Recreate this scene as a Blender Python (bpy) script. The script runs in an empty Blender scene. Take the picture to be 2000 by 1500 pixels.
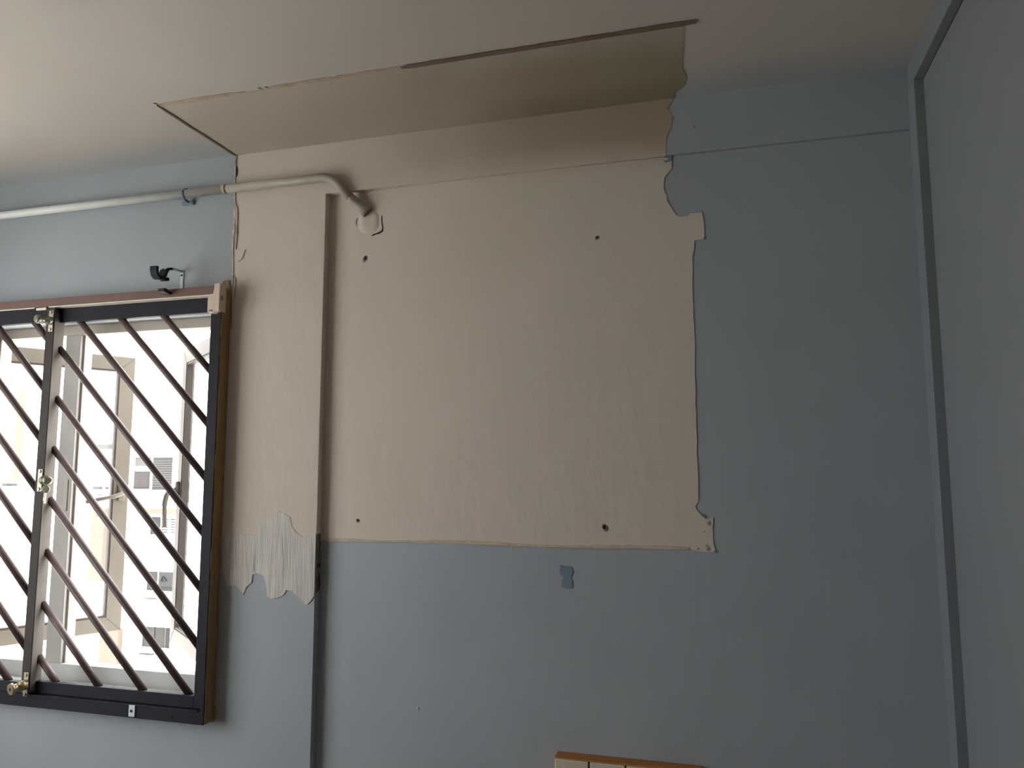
import bpy, bmesh, math, random
from mathutils import Vector, Matrix

random.seed(7)
sc = bpy.context.scene
C = sc.collection

# ------------------------------------------------------------------ camera
F_PX = 1470.17                      # focal length in pixels of the 2000 px wide frame
PITCH, YAW, ROLL = math.radians(6.494), math.radians(15.707), math.radians(-0.069)
CAM_Z = 1.65
fwd = Vector((-math.sin(YAW) * math.cos(PITCH), math.cos(YAW) * math.cos(PITCH), math.sin(PITCH)))
rgt = Vector((math.cos(YAW), math.sin(YAW), 0))
upv = rgt.cross(fwd)
rgt, upv = math.cos(ROLL) * rgt + math.sin(ROLL) * upv, -math.sin(ROLL) * rgt + math.cos(ROLL) * upv
cam_data = bpy.data.cameras.new('camera')
cam_data.sensor_width = 36.0
cam_data.lens = F_PX / 2000 * 36.0
cam_data.clip_start, cam_data.clip_end = 0.02, 500
cam = bpy.data.objects.new('camera', cam_data)
C.objects.link(cam)
cam.matrix_world = Matrix(((rgt.x, upv.x, -fwd.x, 0), (rgt.y, upv.y, -fwd.y, 0), (rgt.z, upv.z, -fwd.z, CAM_Z), (0, 0, 0, 1)))
sc.camera = cam

# ------------------------------------------------------------------ sky, exposure
world = bpy.data.worlds.new('overcast_sky')
sc.world = world
world.use_nodes = True
bg = world.node_tree.nodes['Background']
bg.inputs['Color'].default_value = (0.985, 0.99, 1.0, 1)
bg.inputs['Strength'].default_value = 6.0
sun = bpy.data.lights.new('sun', 'SUN')          # high sun behind the viewer's building: lights the ground and the block opposite
sun.energy = 27.0
sun.angle = math.radians(0.6)
sun.color = (1.0, 0.975, 0.94)
sun_o = bpy.data.objects.new('sun', sun)
C.objects.link(sun_o)
sun_o.rotation_euler = Vector((-0.15, 0.60, -1.0)).to_track_quat('-Z', 'Y').to_euler()
vs = sc.view_settings
vs.view_transform = 'Standard'
vs.look = 'None'
vs.exposure = 0.46
vs.gamma = 1.0
vs.use_curve_mapping = False
sc.cycles.max_bounces = 14
sc.cycles.diffuse_bounces = 8
sc.cycles.transparent_max_bounces = 12
sc.cycles.sample_clamp_indirect = 6.0


def portal(loc, rot, sx, sy):        # only tells the sampler where daylight comes in; gives off no light itself
    l = bpy.data.lights.new('daylight_portal', 'AREA')
    l.shape = 'RECTANGLE'
    l.size, l.size_y = sx, sy
    l.cycles.is_portal = True
    o = bpy.data.objects.new('daylight_portal', l)
    o.location, o.rotation_euler = loc, rot
    C.objects.link(o)


# ------------------------------------------------------------------ dimensions of the place (metres)
D = 1.884            # face of window wall, column and beam
D2 = 1.910           # face of the recessed wall field at the column; it runs out slightly towards the right
DOUT = 2.034         # outer face of the wall
CEIL = 2.60
XL, XR = -2.70, 0.466   # left wall, right partition
YB = -3.20           # wall behind the camera
COLX = -1.091        # right edge of the column
BEAMZ = 2.448        # underside of the beam
OX0, OX1, OZ0, OZ1 = -2.42, -1.42, 0.985, 2.127   # window opening
LY0, LY1, LZ0, LZ1 = -0.12, 1.46, 0.86, 2.32        # opening in the left wall for the added, unseen window


def ray(px, py):
    return fwd + rgt * ((px - 1000) / F_PX) - upv * ((py - 750) / F_PX)


def atY(px, py, Y):
    d = ray(px, py); t = Y / d.y
    return Vector((d.x * t, Y, CAM_Z + d.z * t))


def atZ(px, py, Z):
    d = ray(px, py); t = (Z - CAM_Z) / d.z
    return Vector((d.x * t, d.y * t, Z))


NODES = [COLX + 0.7 * k / 14 for k in range(15)]      # the field lies deepest beside the column and runs out towards the right


def y2(x):
    def f(v):
        u = min(max((v - COLX) / 0.7, 0), 1)
        return D + 0.006 + (D2 - D - 0.006) * (1 - u) ** 2
    for a, b in zip(NODES, NODES[1:]):
        if a <= x <= b:
            return f(a) + (f(b) - f(a)) * (x - a) / (b - a)
    return f(x)


def atP(px, py):                     # a point on the recessed field
    Y = D
    for _ in range(6):
        p = atY(px, py, Y); Y = y2(p.x)
    return atY(px, py, Y)


def clip_x(poly, x0, left):
    """the part of an (x, z) outline on one side of x0"""
    out = []
    for (ax, az), (bx_, bz) in zip(poly, poly[1:] + poly[:1]):
        ina, inb = (ax <= x0) == left or ax == x0, (bx_ <= x0) == left or bx_ == x0
        if ina:
            out.append((ax, az))
        if ina != inb:
            t = (x0 - ax) / (bx_ - ax)
            out.append((x0, az + (bz - az) * t))
    return out


portal(((OX0 + OX1) / 2, DOUT + 0.02, (OZ0 + OZ1) / 2), (-math.pi / 2, 0, 0), OX1 - OX0, OZ1 - OZ0)
portal((XL - 0.17, (LY0 + LY1) / 2, (LZ0 + LZ1) / 2), (0, -math.pi / 2, 0), LZ1 - LZ0, LY1 - LY0)


# ------------------------------------------------------------------ materials
def lin(c):
    return c / 12.92 if c <= 0.04045 else ((c + 0.055) / 1.055) ** 2.4


def hexc(r, g, b):
    return (lin(r / 255), lin(g / 255), lin(b / 255))


MATS = {}


def mat(name, col, rough=0.6, var=0.06, scale=6.0, col2=None, stretch=(1, 1, 1), bump=0.0, bscale=60.0, metal=0.0, bstretch=(1, 1, 1), spec=0.4):
    """paint / metal / plaster with a soft mottle between col and col2 and an optional fine relief"""
    m = bpy.data.materials.new(name)
    m.use_nodes = True
    nt = m.node_tree
    N, L = nt.nodes, nt.links
    b = N['Principled BSDF']
    b.inputs['Roughness'].default_value = rough
    b.inputs['Metallic'].default_value = metal
    b.inputs['Specular IOR Level'].default_value = spec
    tc = N.new('ShaderNodeNewGeometry')
    mp = N.new('ShaderNodeMapping'); mp.inputs['Scale'].default_value = stretch
    L.new(tc.outputs['Position'], mp.inputs['Vector'])
    nz = N.new('ShaderNodeTexNoise'); nz.inputs['Scale'].default_value = scale; nz.inputs['Detail'].default_value = 5
    L.new(mp.outputs['Vector'], nz.inputs['Vector'])
    mx = N.new('ShaderNodeMix'); mx.data_type = 'RGBA'
    if col2 is None:
        mx.inputs['A'].default_value = (*[c * (1 - var) for c in col], 1)
        mx.inputs['B'].default_value = (*[min(1, c * (1 + var)) for c in col], 1)
    else:
        mx.inputs['A'].default_value = (*col, 1); mx.inputs['B'].default_value = (*col2, 1)
    rp = N.new('ShaderNodeMapRange'); rp.inputs['From Min'].default_value = 0.3; rp.inputs['From Max'].default_value = 0.7
    L.new(nz.outputs['Fac'], rp.inputs['Value'])
    L.new(rp.outputs['Result'], mx.inputs['Factor'])
    L.new(mx.outputs['Result'], b.inputs['Base Color'])
    if bump:
        mp2 = N.new('ShaderNodeMapping'); mp2.inputs['Scale'].default_value = bstretch
        L.new(tc.outputs['Position'], mp2.inputs['Vector'])
        n2 = N.new('ShaderNodeTexNoise'); n2.inputs['Scale'].default_value = bscale; n2.inputs['Detail'].default_value = 4
        L.new(mp2.outputs['Vector'], n2.inputs['Vector'])
        bp = N.new('ShaderNodeBump'); bp.inputs['Strength'].default_value = bump; bp.inputs['Distance'].default_value = 0.004
        L.new(n2.outputs['Fac'], bp.inputs['Height'])
        L.new(bp.outputs['Normal'], b.inputs['Normal'])
    m['col'] = mx.name
    MATS[name] = m
    return m


BLUE = (0.365, 0.388, 0.41)
CREAM = (0.62, 0.54, 0.455)
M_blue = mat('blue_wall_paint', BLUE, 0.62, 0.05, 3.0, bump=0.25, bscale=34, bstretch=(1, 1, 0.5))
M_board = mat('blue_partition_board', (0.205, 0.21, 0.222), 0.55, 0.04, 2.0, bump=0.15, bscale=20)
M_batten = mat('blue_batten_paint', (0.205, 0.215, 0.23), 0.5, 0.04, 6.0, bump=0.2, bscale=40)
M_cream = mat('bare_cream_plaster', CREAM, 0.72, 0.05, 3.5, col2=(0.645, 0.56, 0.485), bump=0.35, bscale=40, bstretch=(1, 1, 0.35))
M_scrape = mat('scraped_grey_primer', (0.50, 0.47, 0.44), 0.8, 0.1, 16.0, col2=(0.68, 0.63, 0.565), stretch=(4, 4, 0.5), bump=0.45, bscale=60, bstretch=(5, 5, 0.2))
M_mould = mat('dirty_scraped_edge', (0.33, 0.31, 0.27), 0.85, 0.1, 30.0, col2=(0.07, 0.06, 0.05), stretch=(2, 2, 0.5), bump=0.8, bscale=90)
M_ceil = mat('white_ceiling_paint', (0.515, 0.463, 0.42), 0.75, 0.04, 2.0, bump=0.2, bscale=30)
M_cpatch = mat('bare_ceiling_plaster', (0.46, 0.405, 0.345), 0.75, 0.05, 3.0, bump=0.3, bscale=30)
M_bead = mat('brown_sealant_line', (0.19, 0.135, 0.092), 0.7, 0.15, 14.0, col2=(0.15, 0.11, 0.08), bump=0.6, bscale=120)
M_beadtan = mat('tan_sealant_line', (0.43, 0.335, 0.25), 0.7, 0.15, 30.0, bump=0.5, bscale=120)
M_lip = mat('peeled_paint_lip', (0.54, 0.43, 0.335), 0.7, 0.15, 30.0, bump=0.5, bscale=120)
M_joint = mat('shaded_joint', (0.30, 0.255, 0.205), 0.8, 0.15, 20.0)  # joint tone with the shadow under the beam mixed in
M_jointb = mat('shaded_blue_joint', (0.25, 0.265, 0.29), 0.8, 0.1, 20.0)
M_flake = mat('chalky_paint_flakes', (0.66, 0.63, 0.58), 0.8, 0.2, 60.0, col2=(0.36, 0.31, 0.27))
M_hole = mat('drilled_hole_dark', (0.02, 0.012, 0.012), 0.9, 0.2, 90.0)
M_chip = mat('chipped_plaster_rim', (0.30, 0.26, 0.22), 0.9, 0.25, 150.0)
M_oldblue = mat('old_blue_paint', (0.175, 0.235, 0.275), 0.6, 0.06, 20.0)
M_floor = mat('brown_floor_parquet', (0.20, 0.15, 0.11), 0.4, 0.06, 2.0)
M_pipe_b = mat('pale_blue_pipe_paint', (0.80, 0.81, 0.79), 0.45, 0.05, 20.0, bump=0.15, bscale=60)
M_pipe_c = mat('cream_pipe_paint', (0.37, 0.33, 0.27), 0.5, 0.07, 20.0, bump=0.2, bscale=60)
M_cement = mat('cement_fillet', (0.55, 0.49, 0.41), 0.85, 0.08, 40.0, bump=0.6, bscale=90)
M_dark = mat('dark_bronze_metal', (0.022, 0.020, 0.026), 0.6, 0.15, 14.0, spec=0.15)
M_bar = mat('brown_bar_enamel', (0.10, 0.066, 0.06), 0.45, 0.12, 18.0, spec=0.35)
M_stile = mat('taupe_stile_enamel', (0.06, 0.05, 0.046), 0.6, spec=0.12, var=0.1, scale=14.0) #, 0.1, 14.0)
M_litside = mat('beige_lit_stile_side', (0.17, 0.145, 0.125), 0.5, 0.08, 14.0, spec=0.2)  # stile paint with the daylight on its side put into the colour
M_track = mat('brown_track_enamel', (0.155, 0.080, 0.062), 0.5, 0.1, 25.0, stretch=(0.3, 1, 1))
M_lipmetal = mat('cream_track_lip', (0.75, 0.69, 0.60), 0.4, 0.05, 30.0)
M_cap = mat('cream_end_cap', (0.62, 0.47, 0.36), 0.5, 0.08, 50.0, col2=(0.66, 0.54, 0.44))
M_tape = mat('brown_masking_tape', (0.34, 0.205, 0.075), 0.6, 0.1, 12.0, col2=(0.22, 0.14, 0.07), stretch=(1, 8, 1.5), bump=0.5, bscale=60)
M_chrome = mat('brushed_lock_steel', (0.30, 0.28, 0.22), 0.4, 0.15, 60.0, metal=0.7)
M_brass = mat('aged_brass', (0.42, 0.33, 0.21), 0.38, 0.1, 60.0, metal=0.7)
M_black = mat('black_plastic', (0.010, 0.013, 0.020), 0.6, 0.1, 30.0, spec=0.2)
M_white = mat('white_bracket_enamel', (0.62, 0.66, 0.68), 0.4, 0.06, 50.0)
M_alu = mat('cream_aluminium', (0.47, 0.42, 0.35), 0.4, 0.04, 20.0)
M_sash = mat('cream_sash_aluminium', (0.135, 0.116, 0.092), 0.5, 0.04, 20.0, spec=0.2)
M_alug = mat('grey_aluminium', (0.40, 0.375, 0.35), 0.4, 0.04, 20.0)
M_gasket = mat('brown_gasket', (0.05, 0.036, 0.03), 0.6, 0.08, 20.0)
M_sill = mat('pale_sill_paint', (0.50, 0.50, 0.49), 0.6, 0.05, 8.0)
M_wood = mat('orange_wood_block', (0.42, 0.18, 0.035), 0.5, 0.15, 14.0, col2=(0.33, 0.125, 0.03), stretch=(0.6, 4, 4))
M_plate = mat('cream_switch_plate', (0.62, 0.54, 0.42), 0.4, 0.04, 20.0)
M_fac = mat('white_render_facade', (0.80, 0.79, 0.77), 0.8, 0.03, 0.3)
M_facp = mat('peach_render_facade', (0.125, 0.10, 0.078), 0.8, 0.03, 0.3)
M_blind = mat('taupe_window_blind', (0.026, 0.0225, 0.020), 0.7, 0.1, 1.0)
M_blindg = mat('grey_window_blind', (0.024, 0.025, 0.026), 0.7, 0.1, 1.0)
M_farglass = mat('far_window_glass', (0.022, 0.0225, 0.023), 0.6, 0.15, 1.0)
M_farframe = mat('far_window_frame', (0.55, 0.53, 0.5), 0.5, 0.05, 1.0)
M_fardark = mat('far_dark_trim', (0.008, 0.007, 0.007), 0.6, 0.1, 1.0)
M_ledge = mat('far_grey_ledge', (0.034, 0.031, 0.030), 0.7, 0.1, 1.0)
M_ground = mat('distant_pavement', (0.44, 0.435, 0.42), 0.9, 0.15, 0.08)



def stain(m, xr, yz_axis, yr, colour, amount, seed):
    """a water stain with a cloudy outline on material m, placed in metres"""
    nt = m.node_tree; N, L = nt.nodes, nt.links
    b = N['Principled BSDF']
    src = b.inputs['Base Color'].links[0].from_socket
    g = N.new('ShaderNodeNewGeometry'); sp = N.new('ShaderNodeSeparateXYZ'); L.new(g.outputs['Position'], sp.inputs[0])
    nz = N.new('ShaderNodeTexNoise'); nz.inputs['Scale'].default_value = 5.0; nz.inputs['Detail'].default_value = 4; nz.noise_dimensions = '4D'; nz.inputs['W'].default_value = seed
    L.new(g.outputs['Position'], nz.inputs['Vector'])
    fac = None
    for axis, (a, c) in (('X', xr), (yz_axis, yr)):
        w = N.new('ShaderNodeMath'); w.operation = 'MULTIPLY_ADD'; w.inputs[1].default_value = 0.45 * abs(c - a); L.new(nz.outputs['Fac'], w.inputs[0])
        sub = N.new('ShaderNodeMath'); sub.operation = 'SUBTRACT'; L.new(sp.outputs[axis], sub.inputs[0]); sub.inputs[1].default_value = 0.225 * abs(c - a)
        L.new(sub.outputs[0], w.inputs[2])
        mr = N.new('ShaderNodeMapRange'); mr.interpolation_type = 'SMOOTHSTEP'
        mr.inputs['From Min'].default_value = a; mr.inputs['From Max'].default_value = c
        L.new(w.outputs[0], mr.inputs['Value'])
        if fac is None:
            fac = mr.outputs['Result']
        else:
            mu = N.new('ShaderNodeMath'); mu.operation = 'MULTIPLY'; L.new(fac, mu.inputs[0]); L.new(mr.outputs['Result'], mu.inputs[1]); fac = mu.outputs[0]
    am = N.new('ShaderNodeMath'); am.operation = 'MULTIPLY'; L.new(fac, am.inputs[0]); am.inputs[1].default_value = amount
    mx = N.new('ShaderNodeMix'); mx.data_type = 'RGBA'
    L.new(am.outputs[0], mx.inputs['Factor']); L.new(src, mx.inputs['A']); mx.inputs['B'].default_value = (*colour, 1)
    L.new(mx.outputs['Result'], b.inputs['Base Color'])


stain(M_cream, (-1.2, -0.35), 'Z', (2.40, 2.52), (0.36, 0.28, 0.205), 0.88, 1.0)     # damp browning on the beam
stain(M_cpatch, (-1.1, -0.2), 'Y', (1.45, 1.70), (0.285, 0.235, 0.165), 0.9, 2.0)    # the same damp on the bare ceiling strip
stain(M_cpatch, (-0.62, -0.42), 'Y', (1.74, 1.84), (0.25, 0.21, 0.12), 0.6, 3.0)
stain(M_ceil, (-9, -8), 'Y', (1.70, 1.87), BLUE, 0.75, 4.0)                          # wall paint lapped onto the ceiling edge

# clear window glass: mostly see-through with a faint sheen
M_glass = bpy.data.materials.new('clear_window_glass'); M_glass.use_nodes = True
_n = M_glass.node_tree.nodes; _l = M_glass.node_tree.links
_t = _n.new('ShaderNodeBsdfTransparent'); _t.inputs['Color'].default_value = (0.94, 0.955, 0.95, 1)
_g = _n.new('ShaderNodeBsdfGlossy'); _g.inputs['Roughness'].default_value = 0.02
_x = _n.new('ShaderNodeMixShader')
_x.inputs[0].default_value = 0.05; _l.new(_t.outputs[0], _x.inputs[1]); _l.new(_g.outputs[0], _x.inputs[2])
_l.new(_x.outputs[0], _n['Material Output'].inputs['Surface'])


# ------------------------------------------------------------------ mesh helpers (all in world metres)
BASE = {}


def bx(bm, x0, x1, y0, y1, z0, z1, bev=0.0, rot=None):
    vs_ = [bm.verts.new((x, y, z)) for x in (x0, x1) for y in (y0, y1) for z in (z0, z1)]
    idx = [(0, 1, 3, 2), (4, 6, 7, 5), (0, 4, 5, 1), (2, 3, 7, 6), (0, 2, 6, 4), (1, 5, 7, 3)]
    fs = [bm.faces.new([vs_[i] for i in f]) for f in idx]
    if bev:
        es = list({e for f in fs for e in f.edges})
        r = bmesh.ops.bevel(bm, geom=es, offset=bev, segments=2, affect='EDGES', profile=0.5)
        vs_ = list({v for f in r['faces'] for v in f.verts} | {v for v in vs_ if v.is_valid})
    if rot is not None:
        for v in vs_:
            if v.is_valid:
                v.co = rot @ v.co
    return vs_


def prism(bm, pts, depth):
    """closed outline pts (3-D, flat) given a thickness by the vector depth"""
    a = [bm.verts.new(p) for p in pts]
    b = [bm.verts.new(Vector(p) + Vector(depth)) for p in pts]
    n = len(pts)
    bm.faces.new(a)
    bm.faces.new(list(reversed(b)))
    for i in range(n):
        j = (i + 1) % n
        bm.faces.new((a[j], a[i], b[i], b[j]))


def tube(bm, path, radii, seg=16, cap=True):
    path = [Vector(p) for p in path]
    if not isinstance(radii, (list, tuple)):
        radii = [radii] * len(path)
    rings = []
    ref = None
    for i, p in enumerate(path):
        t = (path[min(i + 1, len(path) - 1)] - path[max(i - 1, 0)]).normalized()
        if ref is None:
            ref = t.orthogonal().normalized()
        u = (ref - t * ref.dot(t)).normalized(); ref = u
        w = t.cross(u)
        rings.append([bm.verts.new(p + (u * math.cos(2 * math.pi * k / seg) + w * math.sin(2 * math.pi * k / seg)) * radii[i]) for k in range(seg)])
    for a, b in zip(rings, rings[1:]):
        for k in range(seg):
            f = bm.faces.new((a[k], a[(k + 1) % seg], b[(k + 1) % seg], b[k])); f.smooth = True
    if cap:
        bm.faces.new(list(reversed(rings[0]))); bm.faces.new(rings[-1])


def arc_path(pts, r, n=8):
    """polyline with rounded corners"""
    pts = [Vector(p) for p in pts]
    out = [pts[0]]
    for a, b, c in zip(pts, pts[1:], pts[2:]):
        d1 = (a - b).normalized(); d2 = (c - b).normalized()
        p1, p2 = b + d1 * r, b + d2 * r
        for k in range(n + 1):
            t = k / n
            out.append(p1 * (1 - t) ** 2 + b * 2 * t * (1 - t) + p2 * t * t)
    out.append(pts[-1])
    return out


def obj(name, bm, m, parent=None, origin=None):
    bmesh.ops.recalc_face_normals(bm, faces=bm.faces)
    me = bpy.data.meshes.new(name)
    if parent is not None:
        o0 = BASE[parent.name]
    elif origin is not None:
        o0 = Vector(origin)
    else:
        lo = [min(v.co[i] for v in bm.verts) for i in range(3)]; hi = [max(v.co[i] for v in bm.verts) for i in range(3)]
        o0 = Vector(((lo[0] + hi[0]) / 2, (lo[1] + hi[1]) / 2, lo[2]))
    for v in bm.verts:
        v.co -= o0
    bm.to_mesh(me); bm.free()
    me.materials.append(m)
    o = bpy.data.objects.new(name, me)
    C.objects.link(o)
    if parent is not None:
        o.parent = parent
    else:
        o.location = o0
    BASE[o.name] = o0
    return o


def thing(name, label, cat, loc, group=None):
    o = bpy.data.objects.new(name, None)
    o.empty_display_size = 0.05
    C.objects.link(o)
    o.location = loc
    o['label'] = label; o['category'] = cat
    if group:
        o['group'] = group
    BASE[o.name] = Vector(loc)
    return o


def tag(o, label, cat, group=None):
    o['label'] = label; o['category'] = cat
    if group:
        o['group'] = group
    return o


def struct(o, label=None):
    o['kind'] = 'structure'
    if label:
        o['label'] = label
    return o


def B():
    return bmesh.new()


def box_obj(name, dims, m, parent=None, bev=0.0):
    bm = B(); bx(bm, *dims, bev=bev)
    return obj(name, bm, m, parent)


# ================================================================== THE ROOM
# back wall: window field, column, beam and the recessed field between them
bm = B()
bx(bm, XL - 0.15, OX0, D, DOUT, 0, CEIL)
bx(bm, OX0, OX1, D, DOUT, 0, OZ0)
bx(bm, OX0, OX1, D, DOUT, OZ1, CEIL)
bx(bm, OX1, COLX, D, DOUT, 0, CEIL)
bx(bm, COLX, XR + 0.1, D, DOUT, BEAMZ, CEIL)
prism(bm, [(x, y2(x), 0) for x in NODES] + [(XR + 0.1, y2(XR + 0.1), 0), (XR + 0.1, DOUT, 0), (COLX, DOUT, 0)], (0, 0, BEAMZ))
wall_back = struct(obj('wall_back', bm, M_blue, origin=(-1.3, D, 0)), 'pale blue wall with a column, a beam and a bare cream patch')

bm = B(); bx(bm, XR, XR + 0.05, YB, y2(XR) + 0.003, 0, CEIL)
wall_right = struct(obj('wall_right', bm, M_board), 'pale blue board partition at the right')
bm = B()
bx(bm, XL - 0.15, XL, YB, LY0, 0, CEIL); bx(bm, XL - 0.15, XL, LY1, D, 0, CEIL)
bx(bm, XL - 0.15, XL, LY0, LY1, 0, LZ0); bx(bm, XL - 0.15, XL, LY0, LY1, LZ1, CEIL)
struct(obj('wall_left', bm, M_blue), 'pale blue side wall with an added, unseen window')
bm = B(); bx(bm, XL - 0.15, XR + 0.05, YB - 0.1, YB, 0, CEIL)
struct(obj('wall_front', bm, M_blue), 'pale blue wall behind the viewer')
bm = B(); bx(bm, XL - 0.15, XR + 0.1, YB - 0.1, DOUT, -0.12, 0)
struct(obj('floor', bm, M_floor), 'brown parquet floor of the room')
bm = B(); bx(bm, XL - 0.15, XR + 0.1, YB - 0.1, DOUT, CEIL, CEIL + 0.12)
ceiling = struct(obj('ceiling', bm, M_ceil), 'white painted ceiling with a bare strip along the wall')

# battens in the right-hand corner
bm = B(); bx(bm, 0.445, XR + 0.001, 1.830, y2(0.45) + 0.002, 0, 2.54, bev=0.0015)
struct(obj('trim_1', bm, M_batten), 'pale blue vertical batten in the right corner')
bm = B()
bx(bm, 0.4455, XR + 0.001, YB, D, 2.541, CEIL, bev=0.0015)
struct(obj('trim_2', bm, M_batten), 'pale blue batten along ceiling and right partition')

# ---- paint and plaster patches on the back wall (real layers, 1-2 mm)
PT = -0.0016


def jag(p, q, n, amp, rnd=random):
    """points from p to q (pixels of the survey photo) with a small wobble"""
    out = []
    for k in range(n):
        t = k / n
        out.append((p[0] + (q[0] - p[0]) * t + rnd.uniform(-amp, amp) * (k > 0), p[1] + (q[1] - p[1]) * t + rnd.uniform(-amp, amp) * (k > 0)))
    return out


def patch(name, pix, Y, m, parent, t=PT, clampx=None):
    pts = [atP(a, b) if Y == D2 else atY(a, b, Y) for a, b in pix]
    if clampx:
        for p in pts:
            p.x = min(max(p.x, clampx[0]), clampx[1])
    for p in pts:
        p.z = min(p.z, CEIL)
    bm = B()
    prism(bm, [(p.x, (y2(p.x) if Y == D2 else Y) + 0.0004, p.z) for p in pts], (0, t - 0.0004, 0))
    return obj(name, bm, m, parent)


# column and beam face, one sheet
left = [(462, 302), (463, 330), (461, 352), (462, 372), (461, 400), (459, 430), (460, 460), (457, 500), (456, 530), (455, 560)]
pix_beam_right = [(1317, 196), (1308, 206), (1303, 213), (1310, 221), (1312, 228), (1311.5, 250), (1306, 259), (1301, 270), (1300, 290), (1301, 303), (1298, 311)]
pts2 = [atY(a, b, D) for a, b in left]
poly = [(p.x, p.z) for p in pts2]
poly += [(-1.3945, 2.2), (-1.3945, 1.440), (COLX, 1.440), (COLX, BEAMZ)]
poly += [(atY(a, b, D).x, atY(a, b, D).z) for a, b in reversed(pix_beam_right)]
poly = [(x, min(z, CEIL)) for x, z in poly]
poly[-1] = (poly[-1][0], CEIL); poly[0] = (poly[0][0], CEIL)
# keep the beam part above the beam's lower edge
poly = [(x, max(z, BEAMZ)) if x > COLX + 0.01 else (x, z) for x, z in poly]
bm = B(); prism(bm, [(x, D + 0.0004, z) for x, z in poly], (0, PT, 0))
obj('bare_plaster', bm, M_cream, wall_back)

# side cheek of the column (narrow return) in cream
bm = B(); bx(bm, COLX - 0.0002, COLX + 0.0012, D - 0.0008, D2, 1.455, BEAMZ)
obj('bare_plaster', bm, M_cream, wall_back)
xe = atY(1300, 311, D).x
bm = B(); prism(bm, [(COLX, D - 0.0008, BEAMZ - 0.0012), (xe, D - 0.0008, BEAMZ - 0.0012), (xe, y2(xe), BEAMZ - 0.0012)] + [(x, y2(x), BEAMZ - 0.0012) for x in reversed(NODES)], (0, 0, 0.0014))
obj('bare_plaster', bm, M_cream, wall_back)

# recessed field
pr = [(1312, 306), (1312, 331), (1306, 336), (1299, 345), (1296.5, 357), (1296, 369), (1299, 377), (1303, 381), (1302, 391), (1306, 398), (1312, 406), (1316, 414), (1321, 420), (1328, 423.5), (1338, 423), (1345, 421), (1348, 417.5), (1371, 415.5), (1373, 424), (1375, 436), (1376, 467), (1366, 468), (1356, 470), (1356, 487), (1352, 500)]
pr += jag((1352, 500), (1357, 700), 12, 1.2) + jag((1357, 700), (1363, 950), 14, 1.2)
pr += [(1364, 962), (1364, 980), (1358, 988), (1360, 995), (1368, 1004), (1376, 1012), (1382, 1014), (1393, 1010), (1392, 1030), (1393, 1060), (1398, 1077), (1380, 1078), (1360, 1076), (1348, 1072)]
pr += jag((1348, 1072), (1010, 1066), 14, 0.7) + jag((1010, 1066), (640, 1054), 16, 0.7)
pp = [atP(a, b) for a, b in pr]
poly = [(p.x, p.z) for p in pp]
poly += [(COLX + 0.001, poly[-1][1]), (COLX + 0.001, BEAMZ)]
poly[0] = (poly[0][0], BEAMZ)


def sheet(name, poly, off, m, parent):
    """a thin layer lying on the curved recessed field; off is its thickness"""
    bm = B()
    cuts = NODES[1:] + [99]
    rest = poly
    for c in cuts:
        part = clip_x(rest, c, True)
        rest = clip_x(rest, c, False)
        if len(part) >= 3:
            bm.faces.new([bm.verts.new((x, y2(x) - off, z)) for x, z in part])
        if len(rest) < 3:
            break
    bmesh.ops.remove_doubles(bm, verts=bm.verts, dist=1e-5)
    front = list(bm.faces)
    for f in front:
        f.normal_update()
        if f.normal.y > 0:
            f.normal_flip()
    r = bmesh.ops.extrude_face_region(bm, geom=front)
    back = [g for g in r['geom'] if isinstance(g, bmesh.types.BMFace)]
    for v in {v for f in back for v in f.verts}:
        v.co.y += off + 0.0004
    return obj(name, bm, m, parent)


sheet('bare_plaster', poly, -PT, M_cream, wall_back)

# proud lip along the lower edge of the bare field
up_, dn_ = [], []
for k in range(40):
    t = k / 39
    x = 640 + (1345 - 640) * t
    y = 1054 + (1072 - 1054) * t + 1.2 * math.sin(x * 0.013)
    w = 2.2 + 1.3 * math.sin(x * 0.021 + 1) + random.uniform(-0.5, 0.5)
    up_.append((x, y - 1 - w)); dn_.append((x, y + 2.2 + random.uniform(-0.6, 0.6)))
sheet('paint_lip', [(p.x, p.z) for p in [atP(*q) for q in up_ + dn_[::-1]]], 0.0036, M_lip, wall_back)
# fine joint under the beam, its shadow line painted in
xm = atP(1300, 312).x
sheet('shaded_joint_line', [(COLX + 0.12, BEAMZ - 0.0012), (xm, BEAMZ - 0.0022), (xm, BEAMZ), (COLX + 0.12, BEAMZ)], 0.0024, M_joint, wall_back)
sheet('shaded_joint_line', [(xm, BEAMZ - 0.0024), (0.444, BEAMZ - 0.0034), (0.444, BEAMZ), (xm, BEAMZ)], 0.0008, M_jointb, wall_back)

# scraped zone at the foot of the bare column
s6 = [(172, 540), (190, 520), (250, 515), (330, 522), (420, 518), (530, 522), (532, 470), (538, 425), (575, 410), (600, 388), (640, 362), (660, 330), (690, 312), (720, 290), (750, 300), (790, 322), (835, 348), (850, 430), (880, 478), (905, 505), (960, 540), (1040, 545), (1060, 520), (1095, 510), (1095, 1050), (1070, 1120), (1040, 1165), (1000, 1205), (970, 1195), (930, 1150), (890, 1105), (850, 1065), (800, 1060), (770, 1112), (720, 1135), (650, 1145), (610, 1122), (600, 1000), (575, 920), (510, 898), (470, 910), (460, 990), (410, 1030), (378, 1110), (350, 1060), (310, 1015), (220, 1022), (205, 960), (178, 880), (168, 700)]
patch('scraped_primer', [(400 + x / 5, 940 + y / 5) for x, y in s6], D, M_scrape, wall_back, t=-0.0024, clampx=(-1.3942, COLX))
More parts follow.
